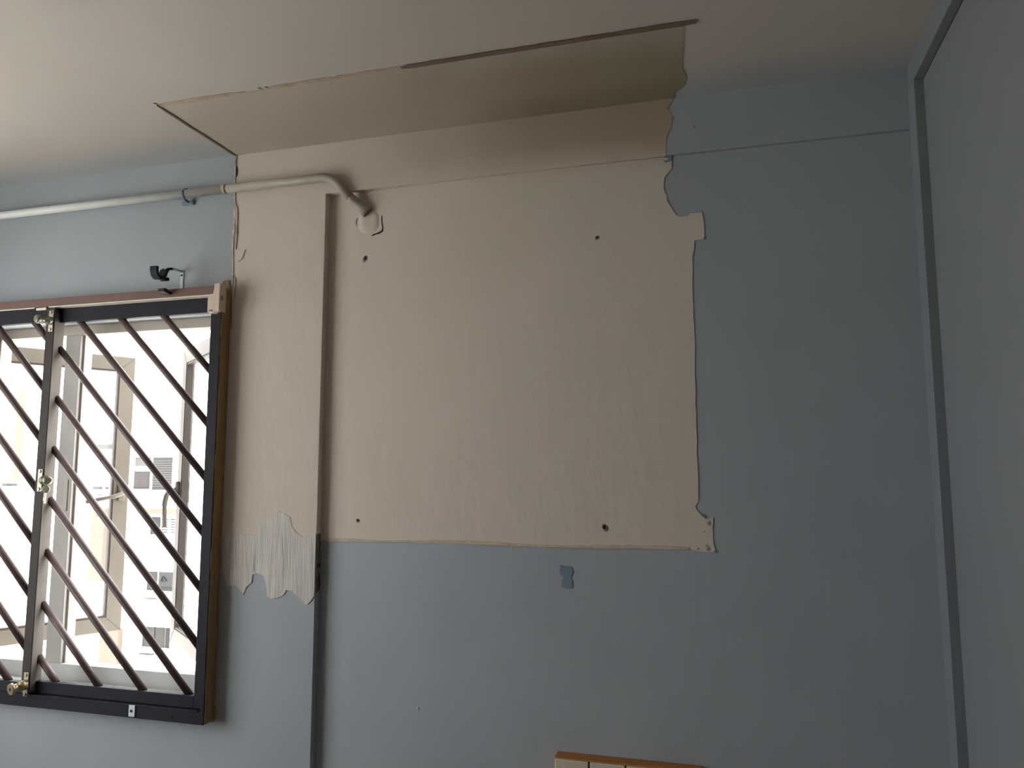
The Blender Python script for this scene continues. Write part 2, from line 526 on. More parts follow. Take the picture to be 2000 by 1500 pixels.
# patch of missing paint inside it, streaks (trowel marks) standing a hair proud
for k in range(12):
    x = random.uniform(200, 1050)
    yt = 560 if not 540 < x < 850 else 360 + abs(x - 720) * 0.5
    y0 = random.uniform(yt, 760); y1 = min(y0 + random.uniform(90, 330), 880 if x < 600 and x > 450 else 1000)
    w = random.uniform(3, 9)
    q = [(400 + (x + random.uniform(-1, 1)) / 5, 940 + y0 / 5), (400 + (x + w) / 5, 940 + (y0 + random.uniform(0, 25)) / 5), (400 + (x + w * .8) / 5, 940 + y1 / 5), (400 + (x + 1) / 5, 940 + (y1 - random.uniform(0, 20)) / 5)]
    patch('trowel_mark', q, D, random.choice([M_scrape, M_scrape, M_cream]), wall_back, t=-0.0029)
# dirty return of the column beside it
zt, zb = atY(628, 1043, D).z, atY(622, 1158, D).z
bm = B()
n = 24
ou, iu = [], []
for k in range(n + 1):
    z = zt + (zb - zt) * k / n
    ou.append((COLX + 0.0018, D - 0.001, z)); iu.append((COLX + 0.0018, D2 - random.uniform(0.0, 0.006), z))
prism(bm, ou + iu[::-1], (-0.002, 0, 0))
obj('mouldy_edge', bm, M_mould, wall_back)
for k in range(9):
    z = random.uniform(zb, zt); h = random.uniform(0.006, 0.03); y = random.choice([D2 - 0.008, D2 - 0.012, D + 0.006])
    bm = B(); prism(bm, [(COLX + 0.002, y, z), (COLX + 0.002, y + random.uniform(0.002, 0.006), z + h * .4), (COLX + 0.002, y + 0.001, z + h)], (0.0006, 0, 0))
    obj('mould_speck', bm, M_hole, wall_back)

# flaky edge between blue and cream above the window
up_, dn_ = [], []
for k in range(46):
    y = 303 + (590 - 303) * k / 45
    x = 462 - (y - 303) * 0.031 + 0.8 * math.sin(y * 0.05)
    w = 0.7 + max(0, 1.1 * math.sin(y * 0.033)) + random.uniform(0, 1.0)
    up_.append((x - 1.2 - random.uniform(0, 0.8), y)); dn_.append((x + w, y))
patch('paint_flake', up_ + dn_[::-1], D, M_flake, wall_back, t=-0.0036)
for (x, y, w, h, m) in [(461, 318, 1.5, 9, M_chip), (463, 335, 1.6, 10, M_hole), (462, 425, 4, 26, M_lip), (461, 470, 3, 18, M_lip), (459, 560, 2.5, 20, M_lip), (464, 452, 1.5, 12, M_chip)]:
    patch('paint_flake', [(x, y - h), (x + w, y - h * .6), (x + w * .7, y + h * .5), (x + w * .2, y + h), (x - w * .2, y)], D, m, wall_back, t=-0.0042)


def crack(pix, w, Y, m=M_chip):
    n = len(pix); a, b = [], []
    for i, (x, y) in enumerate(pix):
        x0, y0 = pix[max(i - 1, 0)]; x1, y1 = pix[min(i + 1, n - 1)]
        l = math.hypot(x1 - x0, y1 - y0) or 1
        nx, ny = -(y1 - y0) / l, (x1 - x0) / l
        ww = w[i] / 2 if isinstance(w, (list, tuple)) else w / 2 * (0.25 + 0.75 * math.sin(math.pi * (i + 0.5) / n))
        a.append((x + nx * ww, y + ny * ww)); b.append((x - nx * ww, y - ny * ww))
    patch('crack', a + b[::-1], Y, m, wall_back, t=-0.0030)


crack([(466, 511), (471, 508), (475, 503), (477, 497), (479, 490), (482, 487)], 1.2, D)
crack([(746.5, 422), (746, 430), (747, 440), (748, 447), (746.5, 452), (742, 455), (736, 457), (731, 459), (726, 461)], [0.8, 1.4, 1.4, 1.6, 3.0, 3.6, 2.0, 2.4, 0.8], D2, M_hole)
crack([(700, 426), (697, 430), (696, 436), (697, 442)], 1.0, D2)
for (a, b) in [((652, 503), (654, 520)), ((683, 479), (694, 477)), ((700, 520), (712, 523))]:
    patch('scuff', [(a[0], a[1]), (a[0] + 1.6, a[1]), (b[0] + 1.6, b[1]), (b[0], b[1])], D2, M_lip, wall_back, t=-0.0022)

# screw holes left by what hung here
for i, (px, py, r, sh) in enumerate([(714, 506, 0.0098, 0), (1167, 465, 0.0064, 1), (700, 1017, 0.0064, 2), (1182, 1031, 0.0098, 3)]):
    c = atP(px, py)
    yw = c.y
    bm = B()
    n = 18
    rim = []
    for k in range(n):
        a = 2 * math.pi * k / n
        rr = r * (1 + 0.16 * math.sin(2 * a + sh) + random.uniform(-0.1, 0.1))
        rim.append((c.x + rr * math.cos(a) * 0.9, c.z + rr * 1.08 * math.sin(a)))
    hx, hz = c.x - r * (0.15 if sh != 0 else -0.1), c.z + r * 0.2
    inn = [(hx + (x - c.x) * 0.52, hz + (z - c.z) * 0.52) for x, z in rim]
    v1 = [bm.verts.new((x, yw - 0.0014, z)) for x, z in rim]
    v2 = [bm.verts.new(((x * .6 + hx * .4), yw - 0.0032, (z * .6 + hz * .4))) for x, z in rim]
    v3 = [bm.verts.new((x, yw - 0.0020, z)) for x, z in inn]
    for k in range(n):
        j = (k + 1) % n
        bm.faces.new((v1[k], v1[j], v2[j], v2[k])); bm.faces.new((v2[k], v2[j], v3[j], v3[k]))
    h = obj('screw_hole', bm, M_chip, wall_back)
    bm = B(); prism(bm, [(x, yw - 0.0018, z) for x, z in inn], (0, -0.0008, 0))
    obj('hole_plug', bm, M_hole, h)
# crumbling nail holes at the lower right corner of the bare field
for (px, py, rx, ry) in [(1384.5, 1022, 3.6, 4.8), (1376, 1038, 1.6, 2), (1364, 1072, 2.6, 2.6), (1380, 1066, 3.2, 2), (1383, 1072, 3, 4), (1396, 1077, 2.4, 3.4), (1375, 466, 1.6, 2)]:
    q = [(px + rx * math.cos(a) * random.uniform(.7, 1.15), py + ry * math.sin(a) * random.uniform(.7, 1.15)) for a in [2 * math.pi * k / 9 for k in range(9)]]
    patch('chipped_spot', q, D2, M_chip, wall_back, t=-0.0026)
for (px, py, r) in [(1314, 229, 2.2), (998, 241, 1.4), (1356, 247, 2.0)]:
    q = [(px + r * math.cos(a), py + r * math.sin(a)) for a in [2 * math.pi * k / 8 for k in range(8)]]
    patch('chipped_spot', q, D, M_chip, wall_back, t=-0.0024)
q = [(816 + 2 * math.cos(a), 1383 + 2 * math.sin(a)) for a in [2 * math.pi * k / 8 for k in range(8)]]
patch('chipped_spot', q, D2, M_flake, wall_back, t=-0.0024)

# blotch of older, deeper blue showing through
q = [(395, 640), (412, 648), (430, 655), (455, 648), (478, 650), (492, 665), (496, 690), (494, 712), (482, 730), (480, 742), (488, 762), (495, 785), (493, 808), (484, 828), (462, 831), (440, 830), (415, 826), (402, 818), (402, 795), (408, 765), (418, 742), (412, 732), (398, 722), (388, 705), (388, 680), (394, 660)]
patch('old_paint_blotch', [(1000 + x * .24, 950 + y * .24) for x, y in q], D2, M_oldblue, wall_back, t=-0.0014)
patch('old_paint_blotch', [(1297, 305), (1304, 306), (1311, 304), (1312, 313), (1307, 316), (1298, 318), (1297, 315), (1305, 312), (1305, 309), (1297, 308)], D2, M_oldblue, wall_back, t=-0.0026)
patch('old_paint_blotch', [(1370, 1004), (1376, 1006), (1377, 1011), (1372, 1009)], D2, M_oldblue, wall_back, t=-0.0022)

# ---- ceiling: bare strip along the wall, with old sealant lines around it
YS = 1.5565


def cpatch(name, pts, m, t):
    bm = B(); prism(bm, [(x, y, CEIL + 0.0004) for x, y in pts], (0, 0, -t - 0.0004))
    return obj(name, bm, m, ceiling)


rt = [(atZ(a, b, CEIL).x, atZ(a, b, CEIL).y) for a, b in [(1335, 50), (1335, 80), (1333, 110), (1332, 132), (1340, 145), (1341, 150), (1337, 165), (1328, 172), (1316, 182)]]
cpatch('bare_plaster', [(-1.3985, D), (-1.3985, YS)] + rt + [(rt[-1][0], D)], M_cpatch, 0.0015)


def bead(p, q, widths, m, t=0.004):
    n = len(widths)
    p, q = Vector(p), Vector(q)
    d = (q - p).normalized(); nrm = Vector((-d.y, d.x))
    a, b = [], []
    for i, w in enumerate(widths):
        c = p + (q - p) * i / (n - 1) + nrm * random.uniform(-0.0006, 0.0006)
        a.append(tuple(c + nrm * w / 2)); b.append(tuple(c - nrm * w / 2))
    cpatch('sealant_line', a + b[::-1], m, t)


bead((-1.404, YS), (-1.14, YS - 0.001), [0.002] + [0.017 - 0.0008 * abs(k - 4) + random.uniform(-.001, .001) for k in range(12)] + [0.005, 0.003], M_beadtan, 0.0022)
bead((-1.07, YS - 0.001), (-0.88, YS - 0.001), [0.003] + [0.013 + random.uniform(-.0015, .0015) for k in range(12)] + [0.007], M_beadtan, 0.0022)
bead((-0.89, YS - 0.001), (-0.70, YS - 0.001), [0.003] + [0.012 + random.uniform(-.001, .001) for k in range(10)], M_beadtan, 0.0025)
bead((-0.71, YS - 0.001), (-0.028, YS - 0.001), [0.006] + [0.0145 + random.uniform(-.0012, .0012) for k in range(30)] + [0.014, 0.011], M_bead, 0.0035)
bead((-1.399, YS - 0.004), (-1.399, D), [0.004] + [0.0078 + random.uniform(-.001, .001) for k in range(16)] + [0.004], M_bead, 0.004)
for (px, py) in [(508, 172), (521, 170), (304, 202)]:
    c = atZ(px, py, CEIL)
    cpatch('chipped_spot', [(c.x + 0.004 * math.cos(a), c.y + 0.003 * math.sin(a) + .003 * math.cos(a)) for a in [2 * math.pi * k / 7 for k in range(7)]], M_chip, 0.002)

# ================================================================== WINDOW (aluminium casement set in the opening)
window = struct(thing('window_1', 'cream aluminium window with outward open casements', 'window', (-2.03, 1.99, OZ0)))
del window['category']
YF0, YF1 = 1.975, 2.018
box_obj('bottom_rail', (OX0, OX1, YF0, YF1, OZ0, 1.046), M_sill, window, 0.002)
box_obj('top_rail', (OX0, OX1, YF0, YF1, 2.094, OZ1), M_alu, window, 0.002)
box_obj('jamb', (OX0, OX0 + 0.05, YF0, YF1, 1.046, 2.094), M_alu, window, 0.002)
box_obj('jamb', (OX1 - 0.03, OX1, YF0, YF1, 1.046, 2.094), M_alu, window, 0.002)
ml = box_obj('mullion', (-2.094, -2.034, YF0, YF1, 1.046, 2.094), M_alug, window, 0.002)
box_obj('glazing_stop', (-2.034, -2.026, YF0 + 0.012, YF1, 1.046, 2.094), M_alu, ml)
box_obj('strike_plate', (-2.060, -2.046, YF0 - 0.003, YF0, 1.52, 1.62), M_alu, ml, 0.001)
struct(box_obj('trim_3', (OX0, OX1, D + 0.002, YF0, OZ0 - 0.004, OZ0 + 0.012), M_sill), 'pale painted sill behind the grille')


def sash(hinge, end, z0, z1, w, th, handle_side):
    """an open casement standing between two plan points"""
    h, e = Vector((*hinge, 0)), Vector((*end, 0))
    d = (e - h); L_ = d.length; d.normalize()
    nrm = Vector((-d.y, d.x, 0))
    if nrm.y > 0:
        nrm = -nrm                                  # towards the room
    M = Matrix(((d.x, nrm.x, 0, h.x), (d.y, nrm.y, 0, h.y), (0, 0, 1, 0), (0, 0, 0, 1)))
    r = None
    # one mitred frame ring
    bm = B()
    out = [(0, z0), (L_, z0), (L_, z1), (0, z1)]
    inn = [(w, z0 + w), (L_ - w, z0 + w), (L_ - w, z1 - w), (w, z1 - w)]
    lay = []
    for y in (-th / 2, th / 2):
        lay.append(([bm.verts.new(M @ Vector((x, y, z))) for x, z in out], [bm.verts.new(M @ Vector((x, y, z))) for x, z in inn]))
    for k in range(4):
        j = (k + 1) % 4
        for o_, i_ in lay:
            bm.faces.new((o_[k], o_[j], i_[j], i_[k]))
        bm.faces.new((lay[0][0][k], lay[0][0][j], lay[1][0][j], lay[1][0][k]))
        bm.faces.new((lay[0][1][k], lay[0][1][j], lay[1][1][j], lay[1][1][k]))
    s = obj('casement_sash', bm, M_sash, window)
    bm = B()
    g = 0.007
    a0, a1 = w - 0.001, w + g
    for (x0, x1, zz0, zz1) in [(a0, L_ - a0, z0 + a0, z0 + a1), (a0, L_ - a0, z1 - a1, z1 - a0), (a0, a1, z0 + a1, z1 - a1), (L_ - a1, L_ - a0, z0 + a1, z1 - a1)]:
        bx(bm, x0, x1, -th * .3, th * .42, zz0, zz1, rot=M)
    obj('gasket', bm, M_gasket, s)
    bm = B(); bx(bm, w, L_ - w, -0.0025, 0.0025, z0 + w, z1 - w, rot=M)
    obj('pane', bm, M_glass, s)
    # mitre joints
    bm = B()
    for (xo, zo, xi, zi) in [(L_, z0, L_ - w, z0 + w), (L_, z1, L_ - w, z1 - w)]:
        prism(bm, [M @ Vector(p) for p in [(xo, th / 2, zo), (xo - 0.001, th / 2, zo + (0.0 if zo == z0 else 0)), (xi - 0.001, th / 2, zi), (xi, th / 2, zi)]], nrm * 0.0006)
    obj('mitre_joint', bm, M_gasket, s)
    zc = 1.565
    bm = B()
    bx(bm, L_ - w * .72, L_ - w * .28, th / 2, th / 2 + 0.012, zc - 0.03, zc + 0.045, bev=0.003, rot=M)
    path = arc_path([M @ Vector(p) for p in handle_side(L_, w, th, zc)], 0.012, 5)
    tube(bm, path, [0.0085] * (len(path) - 2) + [0.007, 0.0075], 10)
    obj('handle', bm, M_sash, s)
    return s


sash((-2.455, 1.995), (-2.215, 2.41), 1.055, 2.085, 0.052, 0.03, lambda L, w, th, z: [(L - w * .5, th / 2 + 0.004, z + 0.01), (L - w * .5, th / 2 + 0.034, z), (L - w * .5 - 0.03, th / 2 + 0.04, z - 0.012), (L - w * .5 - 0.13, th / 2 + 0.042, z - 0.03)])
sash((-1.49, 1.995), (-1.865, 2.285), 1.06, 2.08, 0.05, 0.03, lambda L, w, th, z: [(L - w * .5, th / 2 + 0.004, z + 0.02), (L - w * .5, th / 2 + 0.038, z + 0.005), (L - w * .5 - 0.004, th / 2 + 0.045, z - 0.03), (L - w * .5 + 0.004, th / 2 + 0.040, z - 0.11)])

# unseen window added to bring daylight from the left: frame, mullion, two panes
w2 = struct(thing('added_side_window', 'unseen aluminium window added in the left side wall for daylight', 'window', (XL - 0.08, (LY0 + LY1) / 2, LZ0)))
del w2['category']
for dims in [(XL - 0.11, XL - 0.07, LY0, LY1, LZ0, LZ0 + 0.05), (XL - 0.11, XL - 0.07, LY0, LY1, LZ1 - 0.05, LZ1), (XL - 0.11, XL - 0.07, LY0, LY0 + 0.05, LZ0 + .05, LZ1 - .05), (XL - 0.11, XL - 0.07, LY1 - 0.05, LY1, LZ0 + .05, LZ1 - .05), (XL - 0.11, XL - 0.07, (LY0 + LY1) / 2 - 0.025, (LY0 + LY1) / 2 + 0.025, LZ0 + .05, LZ1 - .05)]:
    box_obj('added_window_rail', dims, M_alu, w2, 0.002)
for a, b in [(LY0 + .05, (LY0 + LY1) / 2 - .025), ((LY0 + LY1) / 2 + .025, LY1 - .05)]:
    box_obj('pane', (XL - 0.092, XL - 0.088, a, b, LZ0 + .05, LZ1 - .05), M_glass, w2)

# ================================================================== SLIDING GRILLE
GX0, GX1 = -2.45, -1.394
YG0, YG1 = 1.838, D - 0.0006
grille = thing('grille_surround', 'dark fixed frame and brown top track around the window grille', 'window frame', (-2.03, YG1, 0.957))
bm = B()
bx(bm, GX0, GX1, YG0, YG1, 0.957, 0.990, bev=0.0015)
bx(bm, GX0, GX1 - 0.02, YG0 - 0.002, YG0 + 0.003, 0.9895, 0.993)
obj('bottom_track', bm, M_dark, grille)
bm = B(); bx(bm, GX1 - 0.011, GX1, YG0, YG1, 0.990, 2.150, bev=0.0012); bx(bm, GX1 - 0.03, GX1 - 0.008, 1.8805, YG1, 0.990, 2.150)
obj('side_post', bm, M_dark, grille)
bm = B(); bx(bm, GX0, GX0 + 0.011, YG0, YG1, 0.990, 2.150, bev=0.0012)
obj('side_post', bm, M_dark, grille)
bm = B(); bx(bm, GX0, -1.4175, 1.832, YG1, 2.1585, 2.184, bev=0.0012)
tr = obj('top_track', bm, M_track, grille)
bm = B()
bx(bm, GX0, -2.075, 1.832, 1.837, 2.1555, 2.1585); bx(bm, -2.02, -1.431, 1.832, 1.837, 2.1555, 2.1585)
obj('track_lip', bm, M_lipmetal, tr)
bm = B()
bx(bm, GX0, -2.05, 1.8587, 1.8593, 2.1565, 2.1585); bx(bm, -2.03, -1.431, 1.850, 1.8593, 2.1560, 2.1585)
bx(bm, -2.07, -2.03, 1.833, 1.842, 2.149, 2.157, bev=0.001)
obj('track_lip', bm, M_lipmetal, tr)
# cream plastic end cap, notched around the track
bm = B()
prism(bm, [(-1.4325, 1.826, 2.105), (-1.3915, 1.826, 2.105), (-1.3915, 1.826, 2.189), (-1.4120, 1.826, 2.189), (-1.4120, 1.826, 2.1575), (-1.4325, 1.826, 2.1575)], (0, 0.031, 0))
bmesh.ops.bevel(bm, geom=list(bm.edges), offset=0.0015, segments=2, affect='EDGES')
cap = obj('end_cap', bm, M_cap, grille)
bm = B(); bx(bm, -1.4250, -1.4130, 1.8245, 1.8275, 2.1065, 2.1115, bev=0.001)
obj('cap_slot', bm, M_chip, cap)
bm = B(); bx(bm, -1.3930, -1.3900, 1.830, 1.842, 2.14, 2.152, bev=0.001)
obj('cap_slot', bm, M_chip, cap)
# brown masking tape down the outer side of the frame, ragged at both ends
rng = random.Random(3)
fr, bk = [], []
n = 60
for k in range(n + 1):
    z = 2.165 - (2.165 - 0.958) * k / n
    fr.append((YG0 + 0.001 + rng.uniform(0, 0.0016), z)); bk.append((YG1 - 0.0022, z))
bm = B()
prism(bm, [(GX1 + 0.0003, y, z) for y, z in fr + bk[::-1]], (0.0012, 0, 0))
obj('masking_tape', bm, M_tape, grille)
# its flap on the wall: a loose torn tongue above the frame and a sliver below
bm = B()
tq = [(435, 551), (440, 547), (445, 548), (449, 556), (452, 572), (453, 600), (452.4, 640), (444, 640), (442, 600), (440, 575), (438, 562)]
prism(bm, [atY(a, b, D - 0.0060) for a, b in tq], (0, -0.0014, 0))
obj('masking_tape', bm, M_tape, grille)
bm = B()
prism(bm, [atY(a, b, D - 0.0060) for a, b in [(398, 1408), (404, 1404), (412, 1402), (418.5, 1398), (418.5, 1380), (421, 1380), (420, 1402), (416, 1406), (408, 1410), (400, 1412)]], (0, -0.0014, 0))
obj('masking_tape', bm, M_tape, grille)
# bright steel stop screwed to the bottom track, plus its screw
c = atY(258.5, 1388, YG0)
bm = B(); bx(bm, c.x - 0.0105, c.x + 0.0105, YG0 - 0.003, YG0, c.z - 0.016, c.z + 0.0155, bev=0.001)
st = obj('stop_tab', bm, M_white, grille)
bm = B(); tube(bm, [(c.x - 0.001, YG0 - 0.0045, c.z), (c.x - 0.001, YG0 - 0.002, c.z)], 0.0036, 10)
obj('screw', bm, M_hole, st)
c = atY(335, 1399, YG0)
bm = B(); tube(bm, [(c.x, YG0 - 0.002, c.z), (c.x, YG0 + 0.001, c.z)], 0.0034, 10)
obj('screw', bm, M_hole, grille)


def grille_panel(label, xa, xb, ya, yb, sw_l, sw_r, c0, z0, z1, zin0, zin1, ml_, mr_):
    """a sliding panel: two stiles, two rails and 45 degree bars with X + Z = c"""
    p = thing('sliding_grille', label, 'window grille', ((xa + xb) / 2, yb, z0), 'sliding window grille panels')
    box_obj('stile', (xa, xa + sw_l, ya, yb, z0, z1), ml_, p, 0.0015)
    box_obj('stile', (xb - sw_r, xb, ya, yb, z0, z1), mr_, p, 0.0015)
    box_obj('top_rail', (xa + sw_l, xb - sw_r, ya, yb, zin1, z1), M_dark, p, 0.0015)
    box_obj('bottom_rail', (xa + sw_l, xb - sw_r, ya, yb, z0, zin0), M_dark, p, 0.0015)
    xi, xj = xa + sw_l, xb - sw_r
    yc = (ya + yb) / 2 + 0.002
    k = 0
    c = c0
    while c > xi + zin0 + 0.01:
        xs = max(xi, c - zin1); xe = min(xj, c - zin0)
        if xe - xs > 0.01:
            bm = B()
            e = 0.004
            tube(bm, [(xs - e, yc, c - xs + e), ((xs + xe) / 2, yc, c - (xs + xe) / 2), (xe + e, yc, c - xe - e)], 0.0100, 12)
            obj('bar', bm, M_bar, p)
        c -= 0.1563
    return p


gp_r = grille_panel('dark grille panel with diagonal bars between centre stile and cream plastered column', -2.024, -1.4085, 1.8595, 1.8800, 0.0215, 0.036, 0.493, 0.991, 2.156, 1.025, 2.112, M_litside, M_dark)  # its left stile wears the painted lit-side colour
gp_l = grille_panel('dark grille panel carrying the three locks, cut off by the left picture edge', -2.438, -2.000, 1.8385, 1.8585, 0.03, 0.032, 0.025 + 4 * 0.1563 - 0.3126 - 0.3126, 0.994, 2.156, 1.025, 2.112, M_dark, M_stile)

bm = B(); bx(bm, -2.0002, -1.9990, 1.8400, 1.8580, 1.000, 2.112)  # lit side face of the stile, painted as a lighter strip
obj('lit_stile_side', bm, M_litside, gp_l)

# locks on the centre stile
def rot_lathe(bm, origin, axis, prof, seg=14):
    ax = Vector(axis).normalized()
    tube(bm, [Vector(origin) + ax * t for t, r in prof], [r for t, r in prof], seg)


def lock(px, py, kind):
    c = atY(px, py, 1.8385)
    z = c.z
    ys = 1.8385
    xs = -2.000
    # base plate wraps the front corner of the stile
    bm = B()
    x0, x1 = (-2.021, -2.003)
    bx(bm, x0, x1, ys - 0.0025, ys, z - 0.034, z + 0.034, bev=0.001)
    lk = obj('lock_plate', bm, M_chrome, gp_l)
    for dz in (-0.027, 0.027):
        bm = B(); rot_lathe(bm, (-2.012, ys - 0.002, z + dz), (0, -1, 0), [(0, 0.005), (0.0015, 0.005), (0.003, 0.003)], 10)
        obj('screw', bm, M_brass, lk)
    bm = B()
    if kind == 'turn':
        rot_lathe(bm, (-2.012, ys - 0.001, z), (-0.35, -1, 0), [(0, 0.013), (0.012, 0.013), (0.0125, 0.010), (0.03, 0.010), (0.031, 0.0135), (0.042, 0.0135), (0.046, 0.010)])
        obj('knob', bm, M_chrome, lk)
    elif kind == 'cyl':
        rot_lathe(bm, (-2.012, ys - 0.001, z), (-0.25, -1, -0.10), [(0, 0.0145), (0.02, 0.0145), (0.0205, 0.011), (0.036, 0.011), (0.0365, 0.0165), (0.044, 0.0165)])
        kb = obj('knob', bm, M_brass, lk)
        a = Vector((-0.25, -1, -0.10)).normalized(); e = Vector((-2.012, ys - 0.001, z)) + a * 0.0442
        bm = B(); rot_lathe(bm, e, a, [(0, 0.0042), (0.0008, 0.0042)], 10)
        obj('keyhole', bm, M_hole, kb)
    else:
        rot_lathe(bm, (-2.004, ys + 0.006, z), (0.86, -0.5, 0), [(0, 0.015), (0.014, 0.015), (0.015, 0.008), (0.034, 0.0075), (0.035, 0.0125), (0.041, 0.0140), (0.047, 0.0125), (0.050, 0.008)])
        obj('knob', bm, M_chrome, lk)
    return lk


lock(100, 627, 'turn')
lock(92, 938, 'key')
lock(46, 1336, 'cyl')

# key hanging on its ring from the middle lock
kz = atY(92, 938, 1.8385).z
kn = Vector((-2.004, 1.8445, kz)) + Vector((0.86, -0.5, 0)).normalized() * 0.026
kx, ky = kn.x, kn.y
key = thing('key', 'small steel key hanging from the middle grille lock', 'key', (kx, ky, kz - 0.075))
bm = B()
tube(bm, [(kx + 0.004 * math.cos(a), ky + 0.007 * math.cos(a), kz - 0.004 + 0.0118 * math.sin(a)) for a in [2 * math.pi * k / 24 for k in range(25)]], 0.0009, 6)
obj('key_ring', bm, M_chrome, key)
bm = B(); rot_lathe(bm, (kx - 0.001, ky + 0.004, kz - 0.0265), (0.4, -1, 0), [(0, 0.0095), (0.003, 0.0116), (0.006, 0.0116), (0.008, 0.009)])
obj('key_bow', bm, M_chrome, key)
bm = B(); bx(bm, kx - 0.004, kx + 0.003, ky - 0.001, ky + 0.0015, kz - 0.070, kz - 0.034, bev=0.0005); bx(bm, kx - 0.007, kx - 0.004, ky - 0.001, ky + 0.0015, kz - 0.062, kz - 0.052)
obj('key_blade', bm, M_lipmetal, key)

# ================================================================== PIPE
pr0 = 0.0125
pz = 2.487
yp = D - 0.021
pipe = thing('wall_pipe', 'painted round pipe running below the beam and bending into the cream wall', 'pipe', (-1.4, D, 2.37))
xj = -1.416
bm = B(); tube(bm, [(XL + 0.002, yp, pz), (-2.2, yp, pz), (xj, yp, pz)], pr0, 20)
obj('pipe_run', bm, M_pipe_b, pipe)
p_end = atY(690, 392, D2 - 0.026)
bend = arc_path([(xj - 0.002, yp, pz), (-1.062, yp, pz), p_end], 0.035, 10)
bm = B(); tube(bm, bend, pr0 + 0.0004, 20)
obj('pipe_bend', bm, M_pipe_c, pipe)
bm = B(); tube(bm, [(xj - 0.006, yp, pz), (xj + 0.006, yp, pz)], pr0 + 0.0014, 20)
obj('pipe_collar', bm, M_beadtan, pipe)
dirv = (Vector(p_end) - Vector((-1.062, yp, pz))).normalized()
tip = atY(719, 415, D2 - 0.010)
ax = (tip - p_end)
bm = B()
tube(bm, [p_end - dirv * 0.012, p_end - dirv * 0.006, p_end, p_end + ax * .15, p_end + ax * .25, p_end + ax * .45, p_end + ax * .7, p_end + ax * .95, tip], [0.0125, 0.0150, 0.0138, 0.0150, 0.0135, 0.0155, 0.0180, 0.0195, 0.0165], 18)
for v in bm.verts:
    v.co += Vector((random.uniform(-1, 1), random.uniform(-1, 1), random.uniform(-1, 1))) * 0.0007
obj('pipe_coupling', bm, M_pipe_c, pipe)
cp = atY(371, 391, D)
bm = B()
tube(bm, [(cp.x - 0.001, D, pz - 0.022), (cp.x - 0.001, yp - 0.005, pz - 0.018), (cp.x, yp - 0.0135, pz), (cp.x, yp, pz + 0.0145), (cp.x, D, pz + 0.016)], 0.0045, 8)
bx(bm, cp.x - 0.022, cp.x + 0.018, D - 0.008, D, pz - 0.030, pz - 0.018, bev=0.002)
obj('pipe_clip', bm, mat('blue_grey_clip', (0.16, 0.22, 0.27), 0.5, 0.3, 90.0), pipe)
# cement fillet below the pipe end: low mound on the wall
cc = atP(722, 434)
bm = B()
rings = []
for (s, h) in [(1.0, 0.0005), (0.9, 0.0032), (0.5, 0.0042), (0.1, 0.0046)]:
    rings.append([bm.verts.new((cc.x + 0.034 * s * math.copysign(abs(math.cos(a)) ** 0.7, math.cos(a)), cc.y - h, cc.z + 0.033 * s * math.copysign(abs(math.sin(a)) ** 0.7, math.sin(a)))) for a in [2 * math.pi * k / 28 for k in range(28)]])
for a, b in zip(rings, rings[1:]):
    for k in range(28):
        f = bm.faces.new((a[k], a[(k + 1) % 28], b[(k + 1) % 28], b[k])); f.smooth = True
bm.faces.new(rings[-1])
obj('cement_fillet', bm, M_cream, pipe)

# ================================================================== CURTAIN ROD BRACKETS
bx0 = -1.571
br = thing('curtain_bracket', 'white curtain rod bracket with a black cup above the window track', 'bracket', (bx0, D, 2.2), 'curtain rod brackets')
bm = B()
bx(bm, bx0 - 0.006, bx0 + 0.006, D - 0.0035, D, 2.1950, 2.2550, bev=0.0015)
obj('wall_plate', bm, M_white, br)
bm = B()
path = arc_path([(bx0, D - 0.003, 2.2500), (bx0, D - 0.045, 2.2490), (bx0, D - 0.075, 2.2370)], 0.012, 6)
for i in range(len(path) - 1):
    pass
tube(bm, path, [0.0042] * len(path), 8)
obj('arm', bm, M_white, br)
bm = B(); tube(bm, [(bx0, D - 0.005, 2.2380), (bx0, D - 0.002, 2.2380)], 0.003, 10)
obj('screw', bm, M_hole, br)
# cup: a curved flat band, open at the top
prof = [(D - 0.055, 2.2440), (D - 0.068, 2.2410), (D - 0.078, 2.2320), (D - 0.083, 2.2180), (D - 0.088, 2.2090), (D - 0.104, 2.2060), (D - 0.114, 2.2120), (D - 0.118, 2.2240), (D - 0.118, 2.2360)]
bm = B()
o_, i_ = [], []
for k, (y, z) in enumerate(prof):
    y0, z0 = prof[max(k - 1, 0)]; y1, z1 = prof[min(k + 1, len(prof) - 1)]
    l = math.hypot(y1 - y0, z1 - z0); ny, nz = -(z1 - z0) / l, (y1 - y0) / l
    w = 0.003 if k < 2 else 0.005
    o_.append((bx0 - 0.011, y + ny * w, z + nz * w)); i_.append((bx0 - 0.011, y - ny * w, z - nz * w))
prism(bm, o_ + i_[::-1], (0.022, 0, 0))
obj('cup', bm, M_black, br)
bm = B(); tube(bm, [(bx0 - 0.012, D - 0.074, 2.2080), (bx0 + 0.012, D - 0.074, 2.2080)], 0.0055, 10)
obj('clamp_screw', bm, M_black, br)
